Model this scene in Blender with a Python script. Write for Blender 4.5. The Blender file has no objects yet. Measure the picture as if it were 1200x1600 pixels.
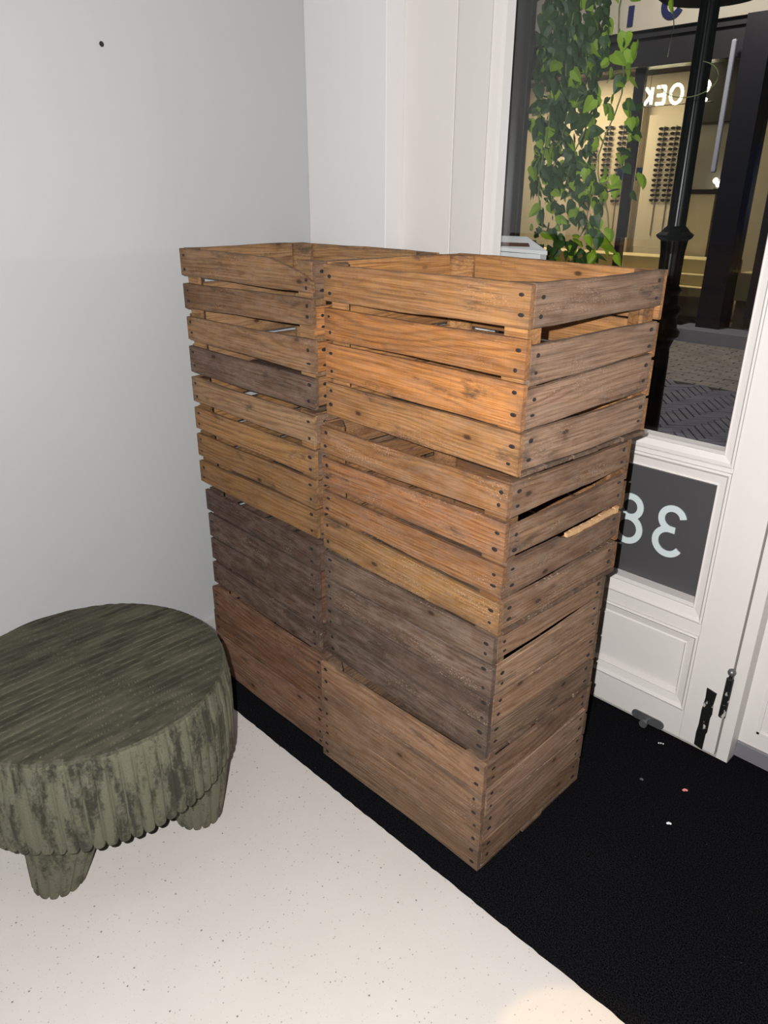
import bpy, bmesh, math, random
from mathutils import Vector, Matrix, noise as mnoise

random.seed(7)
PI = math.pi
S = bpy.context.scene
C = S.collection

# ------------------------------------------------------------------ camera
CAM_H = 1.292
cam_d = bpy.data.cameras.new('camera')
cam = bpy.data.objects.new('camera', cam_d)
C.objects.link(cam)
cam_d.sensor_fit = 'VERTICAL'
cam_d.sensor_height = 36.0
cam_d.lens = 1153.787 / 1600.0 * 36.0
cam_d.clip_start = 0.02
cam_d.clip_end = 100
_r = Vector((0.70262881, 0.71152434, 0.006773))
_u = Vector((-0.28508533, 0.27277446, 0.91886911))
_f = Vector((-0.65195024, 0.64755479, -0.39450434))
cam.matrix_world = Matrix(((_r.x, _u.x, -_f.x, 0), (_r.y, _u.y, -_f.y, 0), (_r.z, _u.z, -_f.z, CAM_H), (0, 0, 0, 1)))
S.camera = cam

# ------------------------------------------------------------------ world, lights, exposure
S.view_settings.view_transform = 'Standard'
S.view_settings.look = 'None'
S.view_settings.gamma = 1.0
S.view_settings.use_curve_mapping = False
S.view_settings.exposure = 0.0

w = bpy.data.worlds.new('night')
S.world = w
w.use_nodes = True
w.node_tree.nodes['Background'].inputs['Color'].default_value = (0.88, 0.92, 1.0, 1)
w.node_tree.nodes['Background'].inputs['Strength'].default_value = 0.022


def light(name, kind, loc, energy, color=(1, 1, 1), size=None, target=None, **kw):
    d = bpy.data.lights.new(name, kind)
    o = bpy.data.objects.new(name, d)
    C.objects.link(o)
    o.location = loc
    d.energy = energy
    d.color = color
    if size is not None:
        if kind == 'AREA':
            d.size = size
        else:
            d.shadow_soft_size = size
    if target is not None:
        o.rotation_euler = (Vector(target) - Vector(loc)).to_track_quat('-Z', 'Y').to_euler()
    for k, v in kw.items():
        setattr(d, k, v)
    return o


# the phone's flash, a few centimetres left of and above its lens
_fl = Vector((0, 0, CAM_H)) - _r * 0.048 + _u * 0.022
light('phone_flash', 'SPOT', _fl, 174.0, (1.0, 0.985, 0.965), 0.005, _fl + _f, spot_size=math.radians(150), spot_blend=0.75)
# unseen fill added to lift the room, then the warm floor patch's downlight
light('room_fill', 'AREA', (-0.9, 0.1, 3.0), 4.5, (1.0, 0.96, 0.92), 0.9, (-1.25, 1.0, 1.2))
light('warm_downlight', 'SPOT', (0.05, 0.45, 2.6), 115.0, (1.0, 0.62, 0.16), 0.012, (-0.275, 0.735, 0), spot_size=math.radians(7.3), spot_blend=0.16)
# street lantern above and the shop's ceiling lamps opposite, then fills for ledge and street
light('street_lantern', 'POINT', (-1.58, 3.75, 3.6), 75.0, (0.80, 0.86, 1.0), 0.12)
light('shop_ceiling_lamp', 'AREA', (-5.7, 8.4, 2.58), 92.0, (1.0, 0.80, 0.52), 1.0, (-5.7, 8.7, 0))
light('shop_ceiling_lamp', 'AREA', (-4.3, 8.5, 2.58), 15.0, (1.0, 0.82, 0.54), 0.8, (-4.3, 8.7, 0))
light('ledge_fill', 'SPOT', (-3.6, 7.70, 2.42), 90.0, (1.0, 0.86, 0.55), 0.05, (-3.6, 7.80, 0.0), spot_size=math.radians(75), spot_blend=0.6)  # added spot that brightens the display ledge
light('far_street_fill', 'AREA', (-3.4, 6.0, 3.8), 75.0, (1.0, 0.90, 0.78), 0.5, (-3.4, 7.0, 0.0))  # unseen area light over the far paving, there to brighten the street


# ------------------------------------------------------------------ materials
def new_mat(name):
    m = bpy.data.materials.new(name)
    m.use_nodes = True
    nt = m.node_tree
    return m, nt, nt.nodes, nt.links, nt.nodes['Principled BSDF']


def N(nodes, t, **kw):
    n = nodes.new(t)
    for k, v in kw.items():
        setattr(n, k, v)
    return n


def math_n(nt, op, a, b=None, clamp=False):
    n = nt.nodes.new('ShaderNodeMath')
    n.operation = op
    n.use_clamp = clamp
    for i, v in enumerate((a, b)):
        if v is None:
            continue
        if isinstance(v, (int, float)):
            n.inputs[i].default_value = v
        else:
            nt.links.new(v, n.inputs[i])
    return n.outputs[0]


def mix_c(nt, fac, a, b, blend='MIX'):
    n = nt.nodes.new('ShaderNodeMix')
    n.data_type = 'RGBA'
    n.blend_type = blend
    for s, v in ((n.inputs[0], fac), (n.inputs[6], a), (n.inputs[7], b)):
        if isinstance(v, (int, float)):
            s.default_value = v
        elif isinstance(v, tuple):
            s.default_value = v if len(v) == 4 else v + (1,)
        else:
            nt.links.new(v, s)
    return n.outputs[2]


def ramp(nt, fac, stops):
    n = nt.nodes.new('ShaderNodeMapRange')
    n.clamp = True
    nt.links.new(fac, n.inputs[0])
    n.inputs[1].default_value, n.inputs[2].default_value = stops[0], stops[1]
    n.inputs[3].default_value, n.inputs[4].default_value = stops[2], stops[3]
    return n.outputs[0]


def noise_n(nt, vec, scale, detail=2.0, rough=0.5, dist=0.0):
    n = nt.nodes.new('ShaderNodeTexNoise')
    n.inputs['Scale'].default_value = scale
    n.inputs['Detail'].default_value = detail
    n.inputs['Roughness'].default_value = rough
    n.inputs['Distortion'].default_value = dist
    if vec is not None:
        nt.links.new(vec, n.inputs['Vector'])
    return n.outputs[0]


def mapping(nt, vec, scale=(1, 1, 1), loc=(0, 0, 0), rot=(0, 0, 0)):
    n = nt.nodes.new('ShaderNodeMapping')
    n.inputs['Scale'].default_value = scale
    n.inputs['Location'].default_value = loc
    n.inputs['Rotation'].default_value = rot
    nt.links.new(vec, n.inputs['Vector'])
    return n.outputs[0]


def bump(nt, bsdf, height, strength, dist=0.002):
    b = nt.nodes.new('ShaderNodeBump')
    b.inputs['Strength'].default_value = strength
    b.inputs['Distance'].default_value = dist
    nt.links.new(height, b.inputs['Height'])
    nt.links.new(b.outputs[0], bsdf.inputs['Normal'])


def plain(name, col, rough=0.5, metal=0.0, var=0.06, scale=8.0, bmp=0.0, bscale=200.0, emit=None, estr=0.0, spec=None):
    m, nt, nodes, links, b = new_mat(name)
    tc = nodes.new('ShaderNodeTexCoord').outputs['Object']
    n = noise_n(nt, tc, scale, 4, 0.6)
    lo = tuple(c * (1 - var) for c in col)
    hi = tuple(min(1, c * (1 + var)) for c in col)
    links.new(mix_c(nt, n, lo, hi), b.inputs['Base Color'])
    b.inputs['Roughness'].default_value = rough
    b.inputs['Metallic'].default_value = metal
    if spec is not None:
        b.inputs['Specular IOR Level'].default_value = spec
    if bmp:
        bump(nt, b, noise_n(nt, tc, bscale, 3, 0.6), bmp, 0.001)
    if emit:
        b.inputs['Emission Color'].default_value = emit + (1,)
        b.inputs['Emission Strength'].default_value = estr
    return m


def wood_mat():
    """weathered sawn softwood; each board's own tint is its object colour, alpha = how stained it is"""
    m, nt, nodes, links, b = new_mat('weathered_wood')
    oi = nodes.new('ShaderNodeObjectInfo')
    tc = nodes.new('ShaderNodeTexCoord').outputs['Object']
    off = nodes.new('ShaderNodeCombineXYZ')
    r = oi.outputs['Random']
    for i, k in enumerate((31.0, 57.0, 83.0)):
        links.new(math_n(nt, 'MULTIPLY', r, k), off.inputs[i])
    add = nodes.new('ShaderNodeVectorMath')
    add.operation = 'ADD'
    links.new(tc, add.inputs[0])
    links.new(off.outputs[0], add.inputs[1])
    v = add.outputs[0]
    # growth rings: long cathedral figures along the board
    warp = noise_n(nt, mapping(nt, v, (1.25, 9, 10)), 1.0, 2.0, 0.5)
    sep = nodes.new('ShaderNodeSeparateXYZ')
    links.new(v, sep.inputs[0])
    ph = math_n(nt, 'ADD', math_n(nt, 'MULTIPLY', warp, 75.0), math_n(nt, 'MULTIPLY', sep.outputs[2], 460.0))
    ring = math_n(nt, 'MULTIPLY', math_n(nt, 'ADD', math_n(nt, 'SINE', ph), 1.0), 0.5)
    line = math_n(nt, 'POWER', ring, 5.0)
    ring = math_n(nt, 'POWER', ring, 1.5)
    fine = noise_n(nt, mapping(nt, v, (7, 260, 460)), 1.0, 3, 0.7)
    saw = noise_n(nt, mapping(nt, v, (330, 20, 14), rot=(0, 0.12, 0)), 1.0, 2, 0.5)
    dirt = noise_n(nt, mapping(nt, v, (4.5, 14, 22)), 1.0, 5, 0.68)
    mott = noise_n(nt, mapping(nt, v, (22, 40, 60)), 1.0, 4, 0.7)
    # knots
    flat = nodes.new('ShaderNodeCombineXYZ')
    links.new(math_n(nt, 'MULTIPLY', sep.outputs[0], 4.0), flat.inputs[0])
    links.new(math_n(nt, 'MULTIPLY', sep.outputs[2], 8.0), flat.inputs[1])
    vo = nodes.new('ShaderNodeTexVoronoi')
    vo.voronoi_dimensions = '2D'
    vo.inputs['Scale'].default_value = 1.0
    links.new(flat.outputs[0], vo.inputs['Vector'])
    vcol = nodes.new('ShaderNodeSeparateColor')
    links.new(vo.outputs['Color'], vcol.inputs[0])
    keep = ramp(nt, vcol.outputs[1], (0.48, 0.50, 0.0, 1.0))
    kn = math_n(nt, 'MULTIPLY', keep, ramp(nt, vo.outputs['Distance'], (0.022, 0.048, 1.0, 0.0)))
    halo = math_n(nt, 'MULTIPLY', keep, ramp(nt, vo.outputs['Distance'], (0.04, 0.17, 1.0, 0.0)))
    base = oi.outputs['Color']
    dark = mix_c(nt, 1.0, base, (0.34, 0.30, 0.27), 'MULTIPLY')
    grey = mix_c(nt, 0.62, base, (0.24, 0.195, 0.165))
    c = mix_c(nt, math_n(nt, 'MULTIPLY', ring, 0.24), base, dark)
    patch = ramp(nt, noise_n(nt, mapping(nt, v, (5, 11, 12)), 1.0, 2), (0.36, 0.64, 0.08, 1.0))
    c = mix_c(nt, math_n(nt, 'MULTIPLY', math_n(nt, 'MULTIPLY', line, 0.60), patch), c, dark)
    c = mix_c(nt, ramp(nt, fine, (0.44, 0.68, 0.0, 0.85)), c, dark)
    c = mix_c(nt, ramp(nt, saw, (0.48, 0.75, 0.0, 0.16)), c, dark)
    a = oi.outputs['Alpha']
    c = mix_c(nt, math_n(nt, 'MULTIPLY', ramp(nt, mott, (0.42, 0.62, 0.0, 0.75)), math_n(nt, 'ADD', math_n(nt, 'MULTIPLY', a, 0.8), 0.12)), c, grey)
    c = mix_c(nt, math_n(nt, 'MULTIPLY', ramp(nt, dirt, (0.46, 0.66, 0.0, 1.0)), a), c, mix_c(nt, 1.0, base, (0.26, 0.24, 0.235), 'MULTIPLY'))
    c = mix_c(nt, math_n(nt, 'MULTIPLY', halo, 0.40), c, dark)
    c = mix_c(nt, math_n(nt, 'MULTIPLY', kn, 0.85), c, (0.028, 0.015, 0.009))
    # grime worn into the sawn edges and board ends
    gen = nodes.new('ShaderNodeSeparateXYZ')
    links.new(nodes['Texture Coordinate'].outputs['Generated'], gen.inputs[0])
    ez = math_n(nt, 'ABSOLUTE', math_n(nt, 'SUBTRACT', gen.outputs[2], 0.5))
    ex = math_n(nt, 'ABSOLUTE', math_n(nt, 'SUBTRACT', gen.outputs[0], 0.5))
    ed = math_n(nt, 'MAXIMUM', ramp(nt, ez, (0.33, 0.50, 0.0, 1.0)), ramp(nt, ex, (0.42, 0.50, 0.0, 0.8)))
    ed = math_n(nt, 'MULTIPLY', ed, ramp(nt, noise_n(nt, mapping(nt, v, (14, 30, 30)), 1.0, 4, 0.7), (0.36, 0.66, 0.0, 0.95)))
    c = mix_c(nt, ed, c, mix_c(nt, 0.5, dark, (0.075, 0.062, 0.054)))
    smu = noise_n(nt, mapping(nt, v, (8, 20, 26)), 1.0, 5, 0.72)
    c = mix_c(nt, ramp(nt, smu, (0.575, 0.70, 0.0, 0.80)), c, (0.040, 0.029, 0.022))
    # pale scuffs and flecks
    fl = nodes.new('ShaderNodeTexVoronoi')
    fl.inputs['Scale'].default_value = 1.0
    links.new(mapping(nt, v, (170, 60, 300)), fl.inputs['Vector'])
    fm = math_n(nt, 'MULTIPLY', ramp(nt, fl.outputs['Distance'], (0.16, 0.28, 1.0, 0.0)), ramp(nt, noise_n(nt, mapping(nt, v, (7, 20, 26)), 1.0, 2), (0.54, 0.68, 0.0, 0.85)))
    c = mix_c(nt, math_n(nt, 'MULTIPLY', fm, math_n(nt, 'ADD', a, 0.15)), c, (0.52, 0.40, 0.29))
    hsv = nodes.new('ShaderNodeHueSaturation')
    links.new(c, hsv.inputs['Color'])
    hsv.inputs['Saturation'].default_value = 1.06
    hsv.inputs['Hue'].default_value = 0.4975
    links.new(math_n(nt, 'ADD', math_n(nt, 'MULTIPLY', r, 0.30), 0.82), hsv.inputs['Value'])
    links.new(hsv.outputs[0], b.inputs['Base Color'])
    b.inputs['Roughness'].default_value = 0.78
    b.inputs['Specular IOR Level'].default_value = 0.25
    h = math_n(nt, 'ADD', math_n(nt, 'MULTIPLY', fine, 0.7), math_n(nt, 'ADD', math_n(nt, 'MULTIPLY', ring, -0.25), math_n(nt, 'MULTIPLY', mott, 0.5)))
    bump(nt, b, h, 0.55, 0.0016)
    return m


def cord_mat():
    m, nt, nodes, links, b = new_mat('crushed_velvet')
    tc = nodes.new('ShaderNodeTexCoord').outputs['Object']
    ge = nodes.new('ShaderNodeNewGeometry')
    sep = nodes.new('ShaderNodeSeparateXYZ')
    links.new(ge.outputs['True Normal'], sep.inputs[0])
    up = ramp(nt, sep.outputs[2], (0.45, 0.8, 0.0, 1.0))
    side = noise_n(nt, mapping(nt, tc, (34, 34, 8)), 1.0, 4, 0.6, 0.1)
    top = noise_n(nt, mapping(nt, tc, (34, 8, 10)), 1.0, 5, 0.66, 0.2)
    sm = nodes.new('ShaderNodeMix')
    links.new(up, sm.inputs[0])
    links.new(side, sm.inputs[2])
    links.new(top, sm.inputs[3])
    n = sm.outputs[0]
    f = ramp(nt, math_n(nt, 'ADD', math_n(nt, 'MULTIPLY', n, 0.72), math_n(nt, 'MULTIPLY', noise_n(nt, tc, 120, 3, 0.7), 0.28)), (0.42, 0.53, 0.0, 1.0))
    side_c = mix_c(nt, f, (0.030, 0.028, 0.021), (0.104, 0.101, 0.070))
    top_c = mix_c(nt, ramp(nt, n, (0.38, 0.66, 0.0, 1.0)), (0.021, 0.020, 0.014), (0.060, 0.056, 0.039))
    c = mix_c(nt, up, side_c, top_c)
    fuzz = noise_n(nt, tc, 420, 2, 0.6)
    c = mix_c(nt, ramp(nt, fuzz, (0.45, 0.75, 0.0, 0.30)), c, (0.02, 0.018, 0.012))
    links.new(c, b.inputs['Base Color'])
    b.inputs['Roughness'].default_value = 0.85
    b.inputs['Specular IOR Level'].default_value = 0.15
    b.inputs['Sheen Weight'].default_value = 0.12
    b.inputs['Sheen Roughness'].default_value = 0.5
    b.inputs['Sheen Tint'].default_value = (0.6, 0.58, 0.42, 1)
    bump(nt, b, fuzz, 0.5, 0.002)
    return m


def floor_mat():
    m, nt, nodes, links, b = new_mat('speckled_floor')
    tc = nodes.new('ShaderNodeTexCoord').outputs['Object']
    c = mix_c(nt, noise_n(nt, tc, 5, 4, 0.6), (0.455, 0.425, 0.402), (0.525, 0.492, 0.468))
    for sc, r0, dens, col in ((95, 0.17, 0.40, (0.26, 0.22, 0.19)), (45, 0.10, 0.50, (0.10, 0.09, 0.08)), (150, 0.18, 0.40, (0.40, 0.35, 0.31))):
        vo = nodes.new('ShaderNodeTexVoronoi')
        vo.inputs['Scale'].default_value = sc
        links.new(tc, vo.inputs['Vector'])
        k = ramp(nt, vo.outputs['Distance'], (r0 * 0.6, r0, 1.0, 0.0))
        sel = nodes.new('ShaderNodeSeparateColor')
        links.new(vo.outputs['Color'], sel.inputs[0])
        k = math_n(nt, 'MULTIPLY', k, ramp(nt, sel.outputs[0], (dens, dens + 0.05, 0.0, 0.85)))
        c = mix_c(nt, k, c, col)
    links.new(c, b.inputs['Base Color'])
    b.inputs['Roughness'].default_value = 0.5
    b.inputs['Specular IOR Level'].default_value = 0.3
    bump(nt, b, noise_n(nt, tc, 70, 3), 0.12, 0.001)
    return m


def mat_mat():
    m, nt, nodes, links, b = new_mat('black_mat_pile')
    tc = nodes.new('ShaderNodeTexCoord').outputs['Object']
    n = noise_n(nt, tc, 340, 3, 0.75)
    c = mix_c(nt, ramp(nt, n, (0.40, 0.72, 0.0, 1.0)), (0.0006, 0.0006, 0.0008), (0.022, 0.0215, 0.025))
    dust = ramp(nt, noise_n(nt, tc, 3.2, 4, 0.7), (0.54, 0.80, 0.0, 0.35))
    c = mix_c(nt, math_n(nt, 'MULTIPLY', dust, ramp(nt, n, (0.45, 0.7, 0, 1))), c, (0.035, 0.034, 0.034))
    vo = nodes.new('ShaderNodeTexVoronoi')
    vo.inputs['Scale'].default_value = 75
    links.new(tc, vo.inputs['Vector'])
    sel = nodes.new('ShaderNodeSeparateColor')
    links.new(vo.outputs['Color'], sel.inputs[0])
    k = math_n(nt, 'MULTIPLY', ramp(nt, vo.outputs['Distance'], (0.05, 0.09, 1, 0)), ramp(nt, sel.outputs[0], (0.88, 0.93, 0, 0.6)))
    c = mix_c(nt, k, c, (0.16, 0.15, 0.15))
    links.new(c, b.inputs['Base Color'])
    b.inputs['Roughness'].default_value = 1.0
    b.inputs['Specular IOR Level'].default_value = 0.02
    bump(nt, b, n, 1.0, 0.006)
    return m


def glass_mat(name, tint=(0.95, 0.96, 0.955), refl=0.06):
    m, nt, nodes, links, b = new_mat(name)
    tr = nodes.new('ShaderNodeBsdfTransparent')
    tr.inputs['Color'].default_value = tint + (1,)
    gl = nodes.new('ShaderNodeBsdfGlossy')
    gl.inputs['Roughness'].default_value = 0.02
    lw = nodes.new('ShaderNodeFresnel')
    lw.inputs['IOR'].default_value = 1.45
    mx = nodes.new('ShaderNodeMixShader')
    links.new(lw.outputs[0], mx.inputs[0])
    links.new(tr.outputs[0], mx.inputs[1])
    links.new(gl.outputs[0], mx.inputs[2])
    out = nodes['Material Output']
    links.new(mx.outputs[0], out.inputs['Surface'])
    nodes.remove(b)
    return m


def leaf_mat(name, c0, c1, trans):
    m, nt, nodes, links, b = new_mat(name)
    tc = nodes.new('ShaderNodeTexCoord').outputs['Object']
    c = mix_c(nt, noise_n(nt, tc, 14, 3), c0, c1)
    links.new(c, b.inputs['Base Color'])
    b.inputs['Roughness'].default_value = 0.5
    tl = nodes.new('ShaderNodeBsdfTranslucent')
    links.new(c, tl.inputs['Color'])
    mx = nodes.new('ShaderNodeMixShader')
    mx.inputs[0].default_value = trans
    links.new(b.outputs[0], mx.inputs[1])
    links.new(tl.outputs[0], mx.inputs[2])
    links.new(mx.outputs[0], nodes['Material Output'].inputs['Surface'])
    return m


def chipped_mat():
    m, nt, nodes, links, b = new_mat('chipped_black_iron')
    tc = nodes.new('ShaderNodeTexCoord').outputs['Object']
    f = ramp(nt, noise_n(nt, mapping(nt, tc, (60, 60, 34)), 1.0, 3, 0.6), (0.60, 0.66, 0, 1))
    links.new(mix_c(nt, f, (0.008, 0.008, 0.008), (0.45, 0.42, 0.38)), b.inputs['Base Color'])
    b.inputs['Roughness'].default_value = 0.4
    return m


def brick_mat(name, a, bcol):
    m, nt, nodes, links, b = new_mat(name)
    tc = nodes.new('ShaderNodeTexCoord').outputs['Object']
    n = noise_n(nt, tc, 6, 4, 0.7)
    links.new(mix_c(nt, ramp(nt, n, (0.3, 0.7, 0, 1)), a, bcol), b.inputs['Base Color'])
    b.inputs['Roughness'].default_value = 0.75
    bump(nt, b, noise_n(nt, tc, 90, 3), 0.4, 0.003)
    return m


def wall_mat(name, lo, hi, lap_z=None):
    m, nt, nodes, links, b = new_mat(name)
    tc = nodes.new('ShaderNodeTexCoord').outputs['Object']
    c = mix_c(nt, noise_n(nt, tc, 3, 3), lo, hi)
    if lap_z is not None:   # a paint lap: the wall was rolled in two coats up to this height
        sp = nodes.new('ShaderNodeSeparateXYZ')
        links.new(tc, sp.inputs[0])
        wob = math_n(nt, 'ADD', sp.outputs[2], math_n(nt, 'MULTIPLY', noise_n(nt, tc, 4, 2), 0.03))
        k = ramp(nt, wob, (lap_z, lap_z + 0.012, 0.97, 1.0))
        gm = nodes.new('ShaderNodeCombineColor')
        for i in range(3):
            links.new(k, gm.inputs[i])
        c = mix_c(nt, 1.0, c, gm.outputs[0], 'MULTIPLY')
    links.new(c, b.inputs['Base Color'])
    b.inputs['Roughness'].default_value = 0.6
    b.inputs['Specular IOR Level'].default_value = 0.3
    bump(nt, b, noise_n(nt, tc, 160, 3), 0.10, 0.001)
    return m


M = {
    'wood': wood_mat(),
    'cord': cord_mat(),
    'floor': floor_mat(),
    'mat': mat_mat(),
    'glass': glass_mat('door_glass'),
    'shop_glass': glass_mat('shop_glass', (0.88, 0.88, 0.85)),
    'wall_grey': wall_mat('grey_wall_paint', (0.452, 0.458, 0.464), (0.482, 0.489, 0.495), 1.155),
    'wall_white': wall_mat('white_wall_paint', (0.72, 0.705, 0.70), (0.75, 0.735, 0.73)),
    'door_paint_lifted': plain('door_paint_lifted', (0.70, 0.665, 0.645), 0.38, var=0.04, scale=5, bmp=0.08, bscale=120),  # door paint lightened for the left board to make up flash falloff
    'door_paint': plain('door_paint', (0.645, 0.615, 0.595), 0.38, var=0.04, scale=5, bmp=0.08, bscale=120),
    'panel_grey': plain('grey_film', (0.062, 0.061, 0.064), 0.38, var=0.05, scale=4),
    'numeral': plain('numeral_film', (0.55, 0.63, 0.63), 0.4, var=0.02),
    'kick': plain('grey_kick_strip', (0.17, 0.165, 0.185), 0.4),
    'nail': plain('rusty_nail', (0.022, 0.018, 0.017), 0.6, 0.3),
    'splinter': plain('fresh_splinter', (0.50, 0.30, 0.15), 0.8, var=0.25, scale=60),
    'chipped': chipped_mat(),
    'steel': plain('dull_steel', (0.16, 0.165, 0.17), 0.42, 0.6, var=0.3, scale=40),
    'black_paint': plain('black_frame_paint', (0.016, 0.015, 0.016), 0.33, var=0.3, scale=12),
    'lamp_paint': plain('dark_green_black_iron', (0.011, 0.014, 0.015), 0.3, var=0.25, scale=10, bmp=0.1),
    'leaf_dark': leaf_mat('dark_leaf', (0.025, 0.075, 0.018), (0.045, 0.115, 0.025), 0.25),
    'leaf_backlit': leaf_mat('backlit_leaf', (0.29, 0.52, 0.03), (0.46, 0.68, 0.05), 0.5),  # paler colour carries the light shining through these leaves
    'stem': plain('vine_stem', (0.16, 0.21, 0.07), 0.6),
    'white_plastic': plain('white_lacquer', (0.80, 0.80, 0.83), 0.4),
    'brown_card': plain('brown_card', (0.13, 0.07, 0.055), 0.6, var=0.4, scale=60),
    'brick_near': brick_mat('grey_blue_clinker', (0.112, 0.110, 0.142), (0.200, 0.193, 0.226)),
    'brick_far': brick_mat('shop_lit_clinker', (0.19, 0.165, 0.15), (0.31, 0.27, 0.245)),  # lighter, warmer colour carries the shop's light on the paving
    'joint': plain('paving_joint', (0.035, 0.033, 0.036), 0.9),
    'stone': plain('blue_stone', (0.22, 0.22, 0.26), 0.6),
    'fascia': plain('cream_fascia', (0.42, 0.39, 0.33), 0.6, var=0.03),
    'navy': plain('navy_letter', (0.012, 0.015, 0.075), 0.4),
    'shop_dark': plain('anthracite_frame', (0.020, 0.020, 0.024), 0.4, var=0.2),
    'shop_navy': plain('dark_navy_pillar', (0.013, 0.013, 0.020), 0.35, var=0.4, scale=20),
    'cream': plain('cream_wall', (0.53, 0.485, 0.40), 0.7, var=0.03),
    'beige': plain('beige_panel', (0.40, 0.35, 0.27), 0.6),
    'taupe': plain('taupe_plinth', (0.17, 0.145, 0.12), 0.6),
    'ledge': plain('cream_ledge', (0.52, 0.44, 0.27), 0.6),
    'shop_grey': plain('grey_panel', (0.22, 0.205, 0.18), 0.5),
    'dark_ceiling': plain('dark_ceiling', (0.015, 0.015, 0.016), 0.8),
    'shop_floor': plain('shop_floor', (0.12, 0.10, 0.08), 0.5),
    'lens': plain('dark_lens', (0.012, 0.010, 0.010), 0.2),
    'neon': plain('neon_tube', (1, 1, 0.9), 0.4, var=0.0, emit=(1.0, 0.90, 0.58), estr=14.0),
    'bulb': plain('lit_bulb', (1, 1, 0.9), 0.4, var=0.0, emit=(1.0, 0.93, 0.72), estr=9.0),
    'screen': plain('blue_screen', (0.01, 0.02, 0.10), 0.3, var=0.2, emit=(0.01, 0.03, 0.16), estr=0.35),
    'sticker': plain('blue_sticker', (0.12, 0.25, 0.55), 0.5),
    'pale_blue_grey': plain('pale_blue_grey', (0.32, 0.33, 0.40), 0.5),
    'lint_white': plain('white_lint', (0.75, 0.73, 0.74), 0.9),
    'lint_pink': plain('pink_lint', (0.70, 0.22, 0.22), 0.8),
    'soil': plain('dark_soil', (0.012, 0.010, 0.009), 0.9, var=0.4, scale=60),
}


# ------------------------------------------------------------------ building helpers
class MB:
    def __init__(self):
        self.v, self.f, self.mi = [], [], []

    def add(self, vs, fs, mi=0):
        o = len(self.v)
        self.v += [tuple(x) for x in vs]
        for f in fs:
            self.f.append([i + o for i in f])
            self.mi.append(mi)

    def box(self, x0, x1, y0, y1, z0, z1, mi=0):
        self.add([(x0, y0, z0), (x1, y0, z0), (x1, y1, z0), (x0, y1, z0), (x0, y0, z1), (x1, y0, z1), (x1, y1, z1), (x0, y1, z1)],
                 [(0, 3, 2, 1), (4, 5, 6, 7), (0, 1, 5, 4), (1, 2, 6, 5), (2, 3, 7, 6), (3, 0, 4, 7)], mi)

    def prism(self, poly, z0, z1, mi=0):
        """poly: xy list, counter-clockwise"""
        n = len(poly)
        self.add([(x, y, z0) for x, y in poly] + [(x, y, z1) for x, y in poly],
                 [tuple(range(n - 1, -1, -1)), tuple(range(n, 2 * n))] + [(i, (i + 1) % n, n + (i + 1) % n, n + i) for i in range(n)], mi)

    def lathe(self, prof, n=24, cx=0, cy=0, rib=0, amp=0.0, mi=0):
        """prof: list of (r, z); closed with caps"""
        vs, fs = [], []
        for r, z in prof:
            for k in range(n):
                a = 2 * PI * k / n
                rr = r * (1 + (amp * abs(math.sin(a * rib / 2)) if rib else 0))
                vs.append((cx + rr * math.cos(a), cy + rr * math.sin(a), z))
        for j in range(len(prof) - 1):
            for k in range(n):
                fs.append((j * n + k, j * n + (k + 1) % n, (j + 1) * n + (k + 1) % n, (j + 1) * n + k))
        fs.append(tuple(range(n - 1, -1, -1)))
        fs.append(tuple(range((len(prof) - 1) * n, len(prof) * n)))
        self.add(vs, fs, mi)

    def tube(self, pts, r, n=6, mi=0):
        pts = [Vector(p) for p in pts]
        vs, fs = [], []
        for i, p in enumerate(pts):
            t = (pts[min(i + 1, len(pts) - 1)] - pts[max(i - 1, 0)]).normalized()
            a = t.cross(Vector((0, 0, 1)))
            if a.length < 1e-3:
                a = t.cross(Vector((1, 0, 0)))
            a.normalize()
            b2 = t.cross(a)
            rr = r[i] if isinstance(r, (list, tuple)) else r
            for k in range(n):
                an = 2 * PI * k / n
                vs.append(p + a * rr * math.cos(an) + b2 * rr * math.sin(an))
        for i in range(len(pts) - 1):
            for k in range(n):
                fs.append((i * n + k, i * n + (k + 1) % n, (i + 1) * n + (k + 1) % n, (i + 1) * n + k))
        fs.append(tuple(range(n - 1, -1, -1)))
        fs.append(tuple(range((len(pts) - 1) * n, len(pts) * n)))
        self.add(vs, fs, mi)

    def build(self, name, mats, parent=None, smooth=False, loc=None, rotz=0.0, bevel=0.0):
        me = bpy.data.meshes.new(name)
        me.from_pydata(self.v, [], self.f)
        for mt in (mats if isinstance(mats, (list, tuple)) else [mats]):
            me.materials.append(mt)
        me.polygons.foreach_set('material_index', self.mi)
        bm = bmesh.new()
        bm.from_mesh(me)
        bmesh.ops.recalc_face_normals(bm, faces=bm.faces)
        bm.to_mesh(me)
        bm.free()
        if smooth:
            me.polygons.foreach_set('use_smooth', [True] * len(me.polygons))
        me.update()
        o = bpy.data.objects.new(name, me)
        C.objects.link(o)
        if parent is not None:
            o.parent = parent
        if loc is not None:
            o.location = loc
        o.rotation_euler.z = rotz
        if bevel:
            md = o.modifiers.new('bevel', 'BEVEL')
            md.width = bevel
            md.segments = 2
            md.limit_method = 'ANGLE'
        return o


def tag(o, label=None, cat=None, group=None, kind=None):
    if label:
        o['label'] = label
    if cat:
        o['category'] = cat
    if group:
        o['group'] = group
    if kind:
        o['kind'] = kind
    return o


def thing(name, label, cat, loc=(0, 0, 0), rotz=0.0, group=None, kind=None):
    o = bpy.data.objects.new(name, None)
    o.empty_display_size = 0.1
    C.objects.link(o)
    o.location = loc
    o.rotation_euler.z = rotz
    return tag(o, label, cat, group, kind)


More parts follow.
